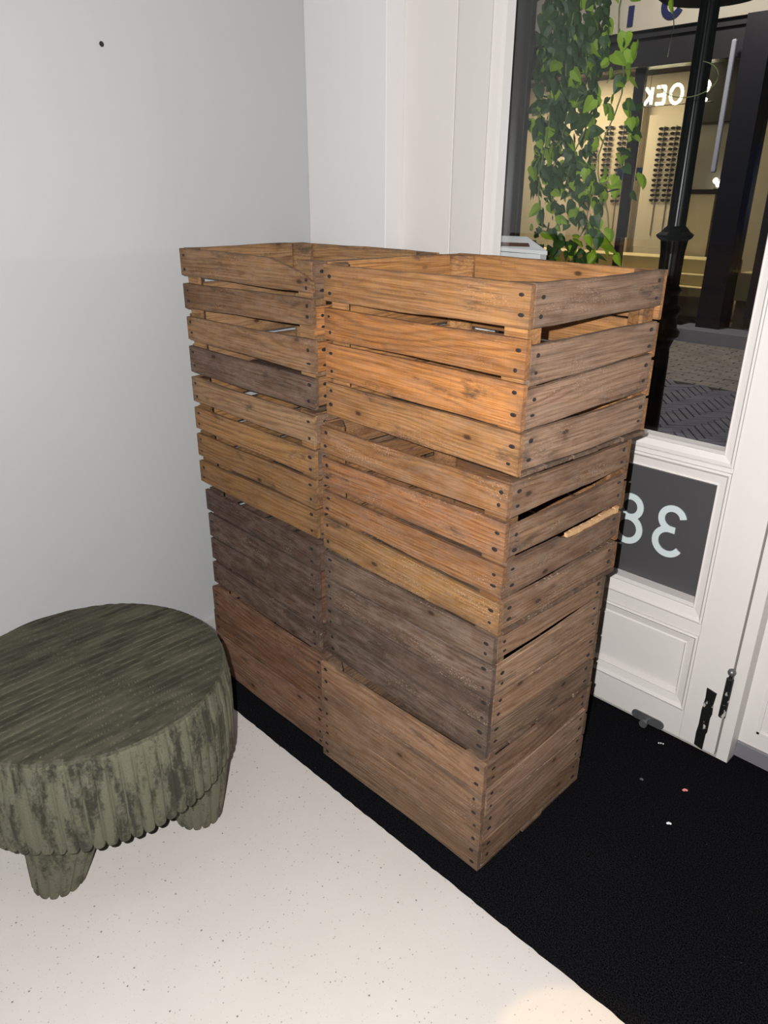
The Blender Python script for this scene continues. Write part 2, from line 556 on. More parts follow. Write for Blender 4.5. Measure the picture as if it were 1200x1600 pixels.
def one_box(name, mat, x0, x1, y0, y1, z0, z1, parent=None, bevel=0.0):
    b = MB()
    b.box(x0, x1, y0, y1, z0, z1)
    return b.build(name, mat, parent, bevel=bevel)


def arc(cx, cz, r, a0, a1, n=20):
    return [(cx + r * math.cos(math.radians(a0 + (a1 - a0) * i / n)), cz + r * math.sin(math.radians(a0 + (a1 - a0) * i / n))) for i in range(n + 1)]


def ribbon(mb, path, wd, y0, y1, closed=False):
    """flat stroke of width wd along an xz path, between depths y0 and y1"""
    n = len(path)
    vs = []
    for i, (x, z) in enumerate(path):
        if closed:
            p, q = path[(i - 1) % n], path[(i + 1) % n]
        else:
            p, q = path[max(i - 1, 0)], path[min(i + 1, n - 1)]
        tx, tz = q[0] - p[0], q[1] - p[1]
        L = math.hypot(tx, tz) or 1
        nx, nz = -tz / L * wd / 2, tx / L * wd / 2
        for y in (y0, y1):
            vs += [(x + nx, y, z + nz), (x - nx, y, z - nz)]
    fs = []
    for i in range(n if closed else n - 1):
        a, b2 = 4 * i, 4 * ((i + 1) % n)
        fs += [(a, a + 1, b2 + 1, b2), (a + 2, b2 + 2, b2 + 3, a + 3), (a, b2, b2 + 2, a + 2), (a + 1, a + 3, b2 + 3, b2 + 1)]
    if not closed:
        e = 4 * (n - 1)
        fs += [(0, 2, 3, 1), (e, e + 1, e + 3, e + 2)]
    mb.add(vs, fs)


# ------------------------------------------------------------------ the room
DY = 1.622       # inner face of the door
WX = -1.903      # left wall
WY = 1.558       # short white wall piece between left wall and door frame
MAT_Y = 0.872    # edge of the black mat

tag(one_box('floor', M['floor'], WX - 0.1, 1.6, -1.6, 1.70, -0.10, -0.006), 'cream white floor with tiny dark specks', 'floor', kind='structure')
tag(one_box('wall_left', M['wall_grey'], WX - 0.12, WX, -1.6, 1.70, -0.05, 2.75), 'plain light grey plastered wall on the left', 'wall', kind='structure')
wb = MB()
wb.box(WX, -1.572, WY, 1.70, -0.05, 2.75)
tag(wb.build('wall_back', M['wall_white'], bevel=0.002), 'narrow white wall piece between grey wall and door frame', 'wall', kind='structure')

fr = MB()
fr.box(-1.572, -1.393, DY + 0.002, 1.70, -0.05, 2.75)
tag(fr.build('trim_1', M['door_paint_lifted'], bevel=0.002), 'flat white door frame board left of the door', 'door frame', kind='structure')
pr = MB()
pr.box(-0.449, -0.421, DY + 0.003, 1.70, -0.05, 2.75)
tag(pr.build('trim_2', M['door_paint'], bevel=0.002), 'white frame post on the hinge side of the door', 'door frame', kind='structure')
hd = MB()
hd.box(-1.393, -0.449, DY + 0.003, 1.70, 2.305, 2.75)
tag(hd.build('trim_3', M['door_paint'], bevel=0.002), 'white frame head above the door', 'door frame', kind='structure')

# fixed panel right of the post, set back
sp = thing('trim_4', 'white fixed panel with grey strip at its foot right of the door', 'panel', (0, 0, 0), kind='structure')
b = MB()
b.box(-0.421, 0.6, 1.676, 1.72, 0.042, 2.75)
b.build('panel_board', M['door_paint'], sp)
b = MB()
for (x0, x1, z0, z1) in ((-0.421, 0.6, 0.0, 0.0425),):
    b.box(x0, x1, 1.668, 1.72, z0 - 0.05, z1)
b.build('kick_strip', M['kick'], sp, bevel=0.002)
b = MB()
X0, X1, Z0, Z1 = -0.385, 0.5, 0.085, 0.95
for w0, y0 in ((0.0, 1.672),):
    b.box(X0, X0 + 0.008, y0, 1.678, Z0, Z1)
    b.box(X0, X1, y0, 1.678, Z0, Z0 + 0.008)
    b.box(X0, X1, y0, 1.678, Z1 - 0.008, Z1)
b.build('moulding', M['door_paint'], sp, bevel=0.001)

# ------------------------------------------------------------------ the door
door = thing('door_1', 'white panelled shop door with large glass pane and grey number panel', 'door', (0, 0, 0), kind='structure')
DX0, DX1, DZ0, DZ1 = -1.388, -0.453, 0.006, 2.30
DB = 1.680
XL, XR = -1.280, -0.545     # outer lines of the mouldings
b = MB()
b.box(DX0, XL, DY, DB, DZ0, DZ1)
b.build('stile', M['door_paint'], door, bevel=0.002)
b = MB()
b.box(XR, DX1, DY, DB, DZ0, DZ1)
b.build('stile', M['door_paint'], door, bevel=0.002)
for z0, z1 in ((DZ0, 0.092), (0.312, 0.347), (0.732, 0.744), (2.12, DZ1)):
    b = MB()
    b.box(XL, XR, DY, DB, z0, z1)
    b.build('rail', M['door_paint'], door, bevel=0.002)


def moulding(x0, x1, z0, z1, wx, wz, y_in, name='moulding'):
    """picture-frame moulding: raised bead at the outer line, a flat, a step, then down to the pane"""
    b = MB()
    prof = [(0.0, DY + 0.004), (0.0, DY - 0.004), (0.12, DY - 0.006), (0.24, DY - 0.001), (0.30, DY + 0.002), (0.78, DY + 0.006), (0.86, DY + 0.003), (1.0, DY + 0.012), (1.06, y_in)]
    n = len(prof)
    vs = []
    for t, y in prof:
        ax, az = wx * t, wz * t
        vs += [(x0 + ax, y, z0 + az), (x1 - ax, y, z0 + az), (x1 - ax, y, z1 - az), (x0 + ax, y, z1 - az)]
    fs = []
    for j in range(n - 1):
        for k in range(4):
            fs.append((4 * j + k, 4 * j + (k + 1) % 4, 4 * j + 4 + (k + 1) % 4, 4 * j + 4 + k))
    b.add(vs, fs)
    return b.build(name, M['door_paint'], door)


GY = 1.664
moulding(XL, XR, 0.744, 2.12, 0.030, 0.030, GY)
b = MB()
b.box(XL + 0.02, XR - 0.02, GY, GY + 0.004, 0.765, 2.10)
b.build('glass_pane', M['glass'], door)
moulding(XL, XR, 0.347, 0.732, 0.032, 0.040, GY)
b = MB()
b.box(XL + 0.02, XR - 0.02, GY - 0.001, GY + 0.006, 0.372, 0.71)
npan = b.build('number_panel', M['panel_grey'], door)
npan['label'] = 'grey frosted panel with a house number seen in mirror writing'
# lower wooden panel
moulding(XL, XR, 0.092, 0.312, 0.034, 0.038, DY + 0.020)
b = MB()
b.box(XL + 0.02, XR - 0.02, DY + 0.018, DY + 0.034, 0.11, 0.295)
b.build('wooden_panel', M['door_paint'], door)

# house number 38, read from behind
ny0, ny1 = GY - 0.0035, GY - 0.001
z0 = 0.4725
ST = 0.0165


def three(x, z):
    up = arc(x + 0.045, z + 0.0975, 0.0275, 14, 270, 26)
    lo = arc(x + 0.0430, z + 0.0370, 0.0330, 90, 332, 26)
    return up + [(x + 0.056, z + 0.0700)], lo


b = MB()
u1, l1 = three(-0.7195, z0)
ribbon(b, u1, ST, ny0, ny1)
ribbon(b, l1, ST, ny0 + 0.0001, ny1)
b.build('numeral', M['numeral'], npan)
b = MB()
ribbon(b, arc(-0.786, z0 + 0.0975, 0.0275, 0, 360, 40)[:-1], ST, ny0, ny1, True)
ribbon(b, arc(-0.786, z0 + 0.0370, 0.0330, 0, 360, 44)[:-1], ST, ny0 + 0.0001, ny1, True)
b.build('numeral', M['numeral'], npan)

# hinge, worn leaf, floor bolt
b = MB()
b.lathe([(0.0035, 0.128), (0.0085, 0.131), (0.0085, 0.168), (0.0075, 0.169), (0.0085, 0.170), (0.0085, 0.206), (0.0075, 0.207), (0.0085, 0.208), (0.0085, 0.240), (0.005, 0.243), (0.0042, 0.252)], 16, -0.4525, DY - 0.008)
hg = b.build('hinge', M['chipped'], door, smooth=False)
hg['label'] = 'black worn knuckle hinge with ball tip'
b = MB()
b.lathe([(0.003, 0.250), (0.008, 0.2535), (0.0098, 0.259), (0.008, 0.2645), (0.003, 0.268)], 16, -0.4525, DY - 0.008)
b.build('ball_tip', M['steel'], hg, smooth=True)
b = MB()
pl = [(-0.5035, 0.012), (-0.482, 0.007), (-0.4815, 0.055), (-0.479, 0.062), (-0.4795, 0.105), (-0.477, 0.118), (-0.4785, 0.150), (-0.4765, 0.181), (-0.5015, 0.186), (-0.500, 0.158), (-0.503, 0.120), (-0.5025, 0.075), (-0.5045, 0.050)]
n = len(pl)
b.add([(x, DY - 0.003, z) for x, z in pl] + [(x, DY + 0.001, z) for x, z in pl],
      [tuple(range(n)), tuple(range(2 * n - 1, n - 1, -1))] + [(i, (i + 1) % n, n + (i + 1) % n, n + i) for i in range(n)])
hl = b.build('hinge_leaf', M['chipped'], door)
hl['label'] = 'worn black metal strip near the foot of the door'
b = MB()
pts = arc(-0.663, 0.016, 0.0125, 90, 270, 8) + arc(-0.598, 0.016, 0.0125, -90, 90, 8)
n = len(pts)
b.add([(x, DY - 0.004, z) for x, z in pts] + [(x, DY + 0.001, z) for x, z in pts],
      [tuple(range(n)), tuple(range(2 * n - 1, n - 1, -1))] + [(i, (i + 1) % n, n + (i + 1) % n, n + i) for i in range(n)])
fb = b.build('floor_bolt', M['steel'], door)
fb['label'] = 'grey metal bolt plate at the foot of the door'
b = MB()
b.tube([(-0.632, DY - 0.004, 0.013), (-0.632, DY - 0.018, 0.012), (-0.632, DY - 0.019, 0.012), (-0.632, DY - 0.026, 0.012)], [0.006, 0.006, 0.0105, 0.0105], 16)
b.build('bolt_knob', M['steel'], fb, smooth=False)

# ------------------------------------------------------------------ black mat
b = MB()
nx = 220
front = [(-1.765 + (1.5 + 1.765) * i / nx, MAT_Y + random.uniform(-0.0012, 0.0012)) for i in range(nx + 1)]
poly = front + [(1.5, 1.675), (-0.42, 1.675), (-0.42, DY + 0.003), (-1.571, DY + 0.003), (-1.571, WY - 0.001), (-1.765, WY - 0.001)]
b.prism(poly, -0.006, 0.0)
tag(b.build('door_mat', M['mat']), 'large black entrance mat of short coarse pile on the cream floor', 'mat')

for nm, mt, x, y, sx, sy, lab in (('lint', 'lint_white', -0.432, 1.337, 0.0048, 0.003, 'white crumb on black mat, out in the open, nearest the front'),
                                  ('petal', 'lint_pink', -0.452, 1.461, 0.0055, 0.0035, 'tiny pink petal scrap on black mat'),
                                  ('paper_scrap', 'lint_white', -0.568, 1.574, 0.009, 0.002, 'curled white paper scrap on black mat just below the door bolt'),
                                  ('lint', 'steel', -0.541, 1.420, 0.003, 0.003, 'small grey lint speck on black mat between crates and pink petal')):
    b = MB()
    for k in range(3):
        ox = (k - 1) * sx * 0.6
        b.lathe([(0.3 * sy, 0.0), (sy, 0.0008), (sy * 0.8, 0.0024), (0.2 * sy, 0.003)], 8, ox, (0.3 if k == 1 else -0.2) * sy)
    o = b.build(nm, M[mt], loc=(x, y, 0.0), rotz=random.uniform(0, 0.8))
    tag(o, lab, nm.replace('_', ' '))

# hole and scuffs on the left wall
b = MB()
b.tube([(WX + 0.001, 0, 0), (WX + 0.004, 0, 0)], [0.006, 0.004], 10)
tag(b.build('wall_plug', M['nail'], loc=(0, 0.947, 1.612)), 'small dark screw plug high in the grey wall', 'plug')

# ------------------------------------------------------------------ crates
T = 0.011        # board thickness
BT = 0.0085      # bottom board thickness
NAIL = None


def slat(name, parent, L, prof, loc, rotz, col, stain, thick=T, nails=True, seed=0):
    """one sawn board in its own frame: x along, outer face at y=0. prof(u)->(z bottom, z top)"""
    rnd = random.Random(seed)
    ns = 14
    c = 0.0014
    zb0 = prof(0.5)[0]
    vs, fs = [], []
    ph1, ph2, ph3 = (rnd.uniform(0, 6) for _ in range(3))
    bow = rnd.uniform(-0.0016, 0.0008)
    for i in range(ns + 1):
        u = i / ns
        zb, zt = prof(u)
        zb += 0.0009 * math.sin(u * 9 + ph1) + rnd.uniform(-0.0005, 0.0005)
        zt += 0.0009 * math.sin(u * 7 + ph2) + rnd.uniform(-0.0006, 0.0004) - 0.0012
        yo = 0.0008 * math.sin(u * 5 + ph3) + bow * math.sin(PI * u)
        x = u * L
        if i == 0:
            x += rnd.uniform(0, 0.002)
        if i == ns:
            x -= rnd.uniform(0, 0.002)
        y0, y1 = yo, thick + yo
        for y, z in ((y0 + c, zb), (y1 - c, zb), (y1, zb + c), (y1, zt - c), (y1 - c, zt), (y0 + c, zt), (y0, zt - c), (y0, zb + c)):
            vs.append((x, y, z - zb0))
    for i in range(ns):
        for k in range(8):
            fs.append((i * 8 + k, i * 8 + (k + 1) % 8, i * 8 + 8 + (k + 1) % 8, i * 8 + 8 + k))
    fs.append(tuple(range(7, -1, -1)))
    fs.append(tuple(range(ns * 8, ns * 8 + 8)))
    b = MB()
    b.add(vs, fs)
    o = b.build(name, M['wood'], parent, loc=(loc[0], loc[1], zb0), rotz=rotz)
    o.color = (col[0], col[1], col[2], stain)
    if nails:
        global NAIL
        for u in (0.018 / L, 1 - 0.018 / L):
            zb, zt = prof(u)
            for fr_ in (0.27, 0.73):
                uu = u + rnd.uniform(-0.006, 0.006)
                zz = zb + (zt - zb) * (fr_ + rnd.uniform(-0.07, 0.07)) - zb0
                if NAIL is None:
                    nb = MB()
                    nb.lathe([(0.0044, -0.0006), (0.0044, 0.0004), (0.0022, 0.0009)], 9)
                    nl = nb.build('nail', M['nail'], o)
                    NAIL = nl
                else:
                    nl = NAIL.copy()
                    C.objects.link(nl)
                    nl.parent = o
                nl.location = (uu * L, 0.0006 * math.sin(uu * 5 + ph3) - 0.0004, zz)
                nl.rotation_euler = (PI / 2, 0, 0)
                nl.scale = (rnd.uniform(0.75, 1.6), rnd.uniform(0.55, 0.95), 1)
    return o


def lin(zb0, zt0, zb1, zt1):
    return lambda u: (zb0 + (zb1 - zb0) * u, zt0 + (zt1 - zt0) * u)


def crate(label, x, y, z, yaw, lx, ly, h, F, E, cols, ecols, stain, estain, incol, seed, f_special=None, e_special=None, lpost=True):
    root = thing('wooden_crate', label, 'crate', (x, y, z), yaw, 'stacked wooden crates')
    rnd = random.Random(seed)

    def jit(c, k=0.07):
        m = 1 + rnd.uniform(-k, k)
        return tuple(v * m for v in c)
    # bottom boards, running lengthwise
    nb = 5
    wd = ly / nb
    for i in range(nb):
        b = MB()
        g0 = 0.0015 if i else 0.0
        g1 = 0.0015 if i < nb - 1 else 0.0
        ex = rnd.uniform(-0.002, 0.003)
        zt = BT - rnd.uniform(0, 0.0008)
        b.box(0.002, lx + ex, (i * wd + g0) if i else T + 0.001, (i + 1) * wd - g1, 0.0, zt)
        o = b.build('bottom_board', M['wood'], root, bevel=0.001)
        o.color = (*jit(tuple(v * 0.75 for v in ecols[0])), 0.8)
    # corner posts, triangular, inside the corners
    px, py = 0.058, 0.036
    for (cx, sx) in ((0, 1), (lx, -1)):
        for (cy, sy) in ((0, 1), (ly, -1)):
            a = (cx + sx * T, cy + sy * T)
            tri = [a, (a[0] + sx * (px - T), a[1]), (a[0] + sx * (px - T), a[1] + sy * 0.008), (a[0] + sx * 0.008, a[1] + sy * py), (a[0], a[1] + sy * py)]
            if sx * sy < 0:
                tri.reverse()
            b = MB()
            zc = BT
            # board axis along the post: built lying, its own x up
            b.prism(tri, zc, h - 0.0015 - rnd.uniform(0, 0.002))
            o = b.build('corner_post', M['wood'], root, bevel=0.001)
            o.color = (*jit(incol), 0.25)
    # front boards
    for k, q in enumerate(F):
        prof = f_special[k] if f_special and k in f_special else lin(*q)
        slat('front_slat', root, lx, prof, (0, rnd.uniform(-0.0008, 0.0008)), 0, jit(cols[k % len(cols)]), stain, seed=seed * 100 + k)
    # right end boards
    for k, q in enumerate(E):
        prof = e_special[k] if e_special and k in e_special else lin(*q)
        slat('end_slat', root, ly - 2 * T, prof, (lx + rnd.uniform(-0.0008, 0.0008), T), PI / 2, jit(ecols[k % len(ecols)]), estain, seed=seed * 100 + 20 + k)
    # left end and back boards: plain and regular
    hs = [(0.0095, h * 0.25), (h * 0.275, h * 0.495), (h * 0.52, h * 0.73), (h * 0.775, h)]
    hb_ = [(0.0095, h * 0.235), (h * 0.25, h * 0.475), (h * 0.49, h * 0.70), (h * 0.712, h)]
    for k, (a, c2) in enumerate(hs):
        slat('end_slat', root, ly - 2 * T, lin(a, c2, a, c2), (0, ly - T), -PI / 2, jit(incol), stain * 0.6, nails=False, seed=seed * 100 + 40 + k)
        a, c2 = hb_[k]
        slat('back_slat', root, lx, lin(a, c2, a, c2), (lx, ly), PI, jit(incol), stain * 0.6, nails=False, seed=seed * 100 + 60 + k)
    return root


B0 = 0.0035
Z = {}
H = {'R1': .3154, 'R2': .2959, 'R3': .2785, 'R4': .2812, 'L1': .3109, 'L2': .2941, 'L3': .2872, 'L4': .2794}
for s in 'RL':
    zz = 0.0
    for k in '4321':
        Z[s + k] = zz
        zz += H[s + k]

# wood tints (linear)
ORANGE = (0.42, 0.195, 0.072)
TAN = (0.37, 0.195, 0.083)
GREYBR = (0.275, 0.180, 0.120)
BROWN = (0.275, 0.142, 0.062)
HONEY = (0.31, 0.172, 0.072)
DARKGR = (0.135, 0.090, 0.063)
DARK = (0.115, 0.070, 0.050)
MID = (0.235, 0.145, 0.088)
RED = (0.205, 0.108, 0.060)

crate('orange-brown slatted crate on top of the right-hand stack', -1.1824, .9987, Z['R1'], -.0527, .5191, .3987, H['R1'],
      [(.238, .311, .247, .3155), (.162, .226, .168, .232), (.082, .156, .083, .162), (B0, .074, B0, .080)],
      [(.247, .3155, .251, .3155), (.154, .222, .167, .224), (.082, .151, .092, .164), (.012, .079, .012, .083)],
      [TAN, ORANGE, ORANGE, TAN], [GREYBR, GREYBR, (0.29, .185, .122), GREYBR], 0.30, 0.40, (0.42, 0.22, 0.09), 1)

# the second crate: its third end board is splintered along the top
def spl(u):
    zt = .147 + .006 * u
    if u > 0.52:
        zt -= 0.011
    elif u > 0.44:
        zt -= 0.011 * (u - 0.44) / 0.08
    return (.077 + .009 * u, zt)


r2 = crate('brown crate with a splintered end board, second from top of the right-hand stack', -1.1588, .9605, Z['R2'], -.0324, .5007, .3872, H['R2'],
           [(.226, .287, .236, .294), (.154, .216, .152, .225), (.089, .143, .079, .143), (B0, .080, B0, .069)],
           [(.232, .295, .238, .291), (.156, .213, .162, .223), (.077, .147, .086, .153), (.012, .070, .012, .076)],
           [BROWN, (0.30, .145, .065), (0.30, .150, .066), HONEY], [MID, MID, (0.22, .135, .083), MID], 0.5, 0.62, BROWN, 2, e_special={2: spl})
b = MB()
rn = random.Random(5)
for i in range(14):
    y0 = .0110 + (.3872 - .022) * (0.50 + 0.49 * i / 14)
    y1 = .0110 + (.3872 - .022) * (0.50 + 0.49 * (i + 1) / 14)
    zt = .147 + .006 * (0.5 + 0.5 * i / 14)
    b.box(.5007 - 0.0085, .5007 - 0.0008 - rn.uniform(0, 0.001), y0, y1, zt - 0.0135, zt - 0.0035 + 0.003 * i / 14 + rn.uniform(-0.0012, 0.0012))
so = b.build('splintered_edge', M['splinter'], r2)
so['label'] = 'pale freshly splintered wood'

crate('grey-brown tightly boarded crate, third from top of the right-hand stack', -1.1505, .9544, Z['R3'], -.0332, .4913, .3664, H['R3'],
      [(.211, .277, .222, .278), (.146, .2095, .148, .2205), (.077, .1445, .080, .1465), (B0, .0755, B0, .0785)],
      [(.229, .278, .237, .277), (.150, .210, .151, .226), (.077, .1485, .075, .1495), (.012, .0755, .012, .0735)],
      [(0.175, .118, .080), DARKGR, DARKGR, (0.125, .085, .060)], [MID, (0.27, .175, .112), MID, (0.25, .168, .11)], 0.62, 0.35, MID, 3)

crate('brown closed-board crate at the bottom of the right-hand stack, on black mat', -1.1419, .9269, Z['R4'], -.0018, .4914, .3841, H['R4'],
      [(.205, .281, .208, .2805), (.117, .2042, .134, .2072), (.062, .1162, .066, .1332), (B0, .0612, B0, .0652)],
      [(.216, .277, .222, .277), (.150, .210, .152, .2165), (.080, .149, .080, .1512), (.012, .0792, .012, .0792)],
      [(0.245, .148, .086), (0.215, .133, .080), (0.235, .147, .088), (0.215, .138, .085)], [MID, (0.27, .175, .118), (0.27, .172, .116), MID], 0.42, 0.40, MID, 4)


def broken(u):
    zt = .3105 if u < 0.72 else (.3105 - (.3105 - .2835) * (u - 0.72) / 0.23 if u < 0.95 else .2835 - 0.012 * (u - 0.95) / 0.05)
    return (.246 + .001 * u, zt)


crate('brown crate with a broken top slat, topmost of the left-hand stack', -1.7146, .9894, Z['L1'], -.013, .5125, .3833, H['L1'],
      [(.246, .311, .247, .311), (.166, .228, .182, .238), (.088, .146, .082, .154), (B0, .073, B0, .074)],
      [(.236, .308, .236, .308), (.160, .222, .160, .222), (.084, .148, .084, .148), (.012, .076, .012, .076)],
      [(0.27, .158, .080), (0.26, .150, .077), (0.28, .162, .083), (0.15, .095, .066)], [MID, ORANGE, ORANGE, TAN], 0.5, 0.3, (0.36, .215, .105), 5, f_special={0: broken})

crate('honey-brown crate with four even slats, second from top of the left-hand stack', -1.6913, .9752, Z['L2'], -.0196, .5032, .3840, H['L2'],
      [(.228, .293, .226, .290), (.154, .214, .151, .214), (.079, .141, .076, .145), (B0, .066, B0, .074)],
      [(.226, .292, .226, .292), (.152, .214, .152, .214), (.080, .142, .080, .142), (.012, .072, .012, .072)],
      [(0.33, .205, .110), HONEY, HONEY, HONEY], [MID, MID, BROWN, BROWN], 0.26, 0.5, HONEY, 6)

crate('darkest brown weathered crate, third from top of the left-hand stack', -1.6478, .9608, Z['L3'], -.0313, .4825, .3840, H['L3'],
      [(.224, .284, .223, .2865), (.148, .216, .149, .2215), (.078, .142, .070, .1475), (B0, .067, B0, .0685)],
      [(.220, .284, .220, .284), (.148, .216, .148, .216), (.078, .144, .078, .144), (.012, .072, .012, .072)],
      [DARK, (0.102, .062, .044), (0.108, .065, .046), (0.112, .070, .050)], [DARK, RED, RED, DARK], 0.55, 0.5, DARK, 7)

crate('reddish-brown closed-board crate at the bottom of the left-hand stack', -1.6366, .945, Z['L4'], -.010, .4862, .3840, H['L4'],
      [(.205, .279, .205, .2792), (.128, .2042, .132, .2042), (.064, .1272, .066, .1312), (B0, .0632, B0, .0652)],
      [(.206, .277, .206, .277), (.140, .205, .140, .205), (.076, .139, .076, .139), (.012, .0752, .012, .0752)],
      [RED, RED, (0.225, .125, .075), (0.225, .130, .080)], [RED, MID, MID, RED], 0.40, 0.4, RED, 8)

# ------------------------------------------------------------------ corduroy stool
FZ = -0.006
SC = Vector((-1.345, 0.468, FZ))
stool = thing('ribbed_stool', 'round dark olive green ribbed velvet stool on stubby legs', 'stool', SC)
RS, ZT, ZH = 0.279, 0.382, 0.176
NR = 76
NA = NR * 12


def rib_r(a):
    return 0.0110 * math.tanh(2.6 * abs(math.sin(a * NR / 2))) - 0.003


rings = []
# underside, hem, side, rim, top
for rr, z in ((0.0, ZH + 0.02), (0.12, ZH + 0.02), (RS - 0.030, ZH + 0.014)):
    rings.append(('flat', rr, z))
for t, z in ((-0.012, ZH + 0.002), (-0.004, ZH - 0.001), (0.0, ZH + 0.006), (0.002, ZH + 0.05), (0.003, ZH + 0.10), (0.002, ZH + 0.15), (0.001, ZT - 0.05), (0.001, ZT - 0.03), (0.001, ZT - 0.014), (0.0, ZT - 0.006), (-0.004, ZT - 0.001)):
    rings.append(('side', RS + t, z))
nt_ = 120
for i in range(1, nt_ + 1):
    rings.append(('top', (RS - 0.005) * (1 - i / nt_), ZT))
vs, fs = [], []
for kind, rr, z in rings:
    for k in range(NA):
        a = 2 * PI * k / NA
        r, zz = rr, z
        if kind == 'side':
            f = 1.0 if z < ZT - 0.06 else max(0.12, (ZT - 0.004 - z) / 0.056)
            wob = 0.0015 * mnoise.noise(Vector((math.cos(a) * 5, math.sin(a) * 5, z * 9)))
            r = rr + rib_r(a) * f + wob
            if z < ZH + 0.01:
                zz = z - 0.004 * abs(math.sin(a * NR / 2)) + 0.005 * mnoise.noise(Vector((math.cos(a) * 4, math.sin(a) * 4, 3)))
        x, y = r * math.cos(a), r * math.sin(a)
        if kind == 'top':
            q = x + 0.10 * y * (0.3 if y < 0 else 0.5) + 0.006 * mnoise.noise(Vector((x * 6, y * 3, 1.3)))
            s = abs(math.sin(PI * q / 0.0190)) ** 0.4
            edge = min(1.0, (RS - 0.009 - r) / 0.02)
            zz = z + (0.0062 * s - 0.0035) * (0.8 + 0.2 * edge) + 0.004 * (1 - (r / RS) ** 2) + 0.002 * mnoise.noise(Vector((x * 9, y * 9, 5)))
        vs.append((x, y, zz))
nr_ = len(rings)
for j in range(nr_ - 1):
    for k in range(NA):
        fs.append((j * NA + k, j * NA + (k + 1) % NA, (j + 1) * NA + (k + 1) % NA, (j + 1) * NA + k))
b = MB()
b.add(vs, fs)
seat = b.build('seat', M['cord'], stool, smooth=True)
for (lx_, ly_, lean) in ((-1.244, 0.304, 0.027), (-1.197, 0.603, 0.0), (-1.465, 0.630, 0.0), (-1.490, 0.335, 0.0)):
    b = MB()
    n, nrib = 150, 15
    prof = [(0.040, 0.0), (0.0445, 0.002), (0.048, 0.010), (0.055, 0.05), (0.063, 0.10), (0.071, 0.15), (0.075, ZH + 0.018)]
    vs, fs = [], []
    for j, (r, z) in enumerate(prof):
        for k in range(n):
            a = 2 * PI * k / n
            s = math.tanh(2.4 * abs(math.sin(a * nrib / 2)))
            rr = r + 0.0075 * s - 0.001
            vs.append((rr * math.cos(a) + lean * z / ZH, rr * math.sin(a) + lean * z / ZH, z + (0.004 * (1 - s) if j < 2 else 0)))
    for j in range(len(prof) - 1):
        for k in range(n):
            fs.append((j * n + k, j * n + (k + 1) % n, (j + 1) * n + (k + 1) % n, (j + 1) * n + k))
    fs.append(tuple(range(n - 1, -1, -1)))
    fs.append(tuple(range((len(prof) - 1) * n, len(prof) * n)))
    b.add(vs, fs)
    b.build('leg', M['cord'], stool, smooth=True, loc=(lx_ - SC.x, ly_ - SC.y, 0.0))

# ------------------------------------------------------------------ outside, by the door
b = MB()
b.box(-2.30, -1.285, 1.780, 1.800, -0.02, 2.75)
b.box(-2.30, -1.372, 1.701, 1.782, -0.02, 2.75)
tag(b.build('wall_front', M['black_paint'], bevel=0.003), 'dark painted reveal outside left of the door glass', 'wall', kind='structure')

lb = thing('letter_box', 'white box with brown card on its sloping lid just outside the glass', 'letter box', (-1.24, 1.74, 1.0))
b = MB()
P = [(-0.12, -0.020, 0.1925), (0.034, -0.020, 0.194), (0.122, -0.052, 0.1635), (0.122, -0.0525, 0.155), (-0.12, -0.0525, 0.158), (-0.12, -0.052, 0.167), (0.034, -0.020, 0.184), (-0.12, -0.020, 0.182)]
b.add(P, [(0, 1, 2, 5), (5, 2, 3, 4), (1, 6, 3, 2), (0, 5, 4, 7), (7, 4, 3, 6), (0, 7, 6, 1)])
b.build('lid', M['white_plastic'], lb)
b = MB()
b.box(-0.10, 0.100, -0.050, -0.022, 0.04, 0.1545)
b.build('body', M['white_plastic'], lb)
b = MB()


def onlid(s, t):   # s along, t up the slope
    a = Vector(P[5]).lerp(Vector(P[2]), s)
    c = Vector(P[0]).lerp(Vector(P[1]), s)
    return a.lerp(c, t) + Vector((0, -0.0004, 0.0012))


b.add([onlid(0.38, 0.10), onlid(0.82, 0.22), onlid(0.86, 0.48), onlid(0.36, 0.40)], [(0, 1, 2, 3)])
b.add([onlid(0.38, 0.10) - Vector((0, 0, .0008)), onlid(0.82, 0.22) - Vector((0, 0, .0008)), onlid(0.86, 0.48) - Vector((0, 0, .0008)), onlid(0.36, 0.40) - Vector((0, 0, .0008))], [(3, 2, 1, 0)])
b.build('card', M['brown_card'], lb)

# climbing plant hanging beside the door
vine = thing('climbing_plant', 'leafy green climbing plant hanging outside the door glass', 'plant', (-1.32, 2.08, 0.0))
VO = Vector((-1.32, 2.08, 0.0))
fo_d, fo_l = MB(), MB()
LEAF = [(0.0, 0.0), (0.28, -0.10), (0.50, 0.12), (0.46, 0.45), (0.26, 0.78), (0.0, 1.12), (-0.26, 0.78), (-0.46, 0.45), (-0.50, 0.12), (-0.28, -0.10)]


def leaf(mb, pos, size, rnd, face=None):
    # hanging leaf, tip down, roughly facing the door with scatter
    yawa = rnd.gauss(-0.35, 0.75)
    tilt = rnd.gauss(0.35, 0.45)
    roll = rnd.gauss(0.0, 0.6)
    Rm = Matrix.Rotation(yawa, 3, 'Z') @ Matrix.Rotation(roll, 3, 'Y') @ Matrix.Rotation(tilt, 3, 'X')
    vs = [Vector((0, 0, -0.5 * size))]
    for px_, pz in LEAF:
        bend = -0.22 * abs(px_) - 0.10 * pz * pz
        vs.append(Vector((px_ * size * 0.92, bend * size, -pz * size)))
    vs[0] = Vector((0, 0.03 * size, -0.42 * size))
    n = len(LEAF)
    mb.add([pos - VO + Rm @ v for v in vs], [(0, 1 + i, 1 + (i + 1) % n) for i in range(n)])


rnd = random.Random(21)


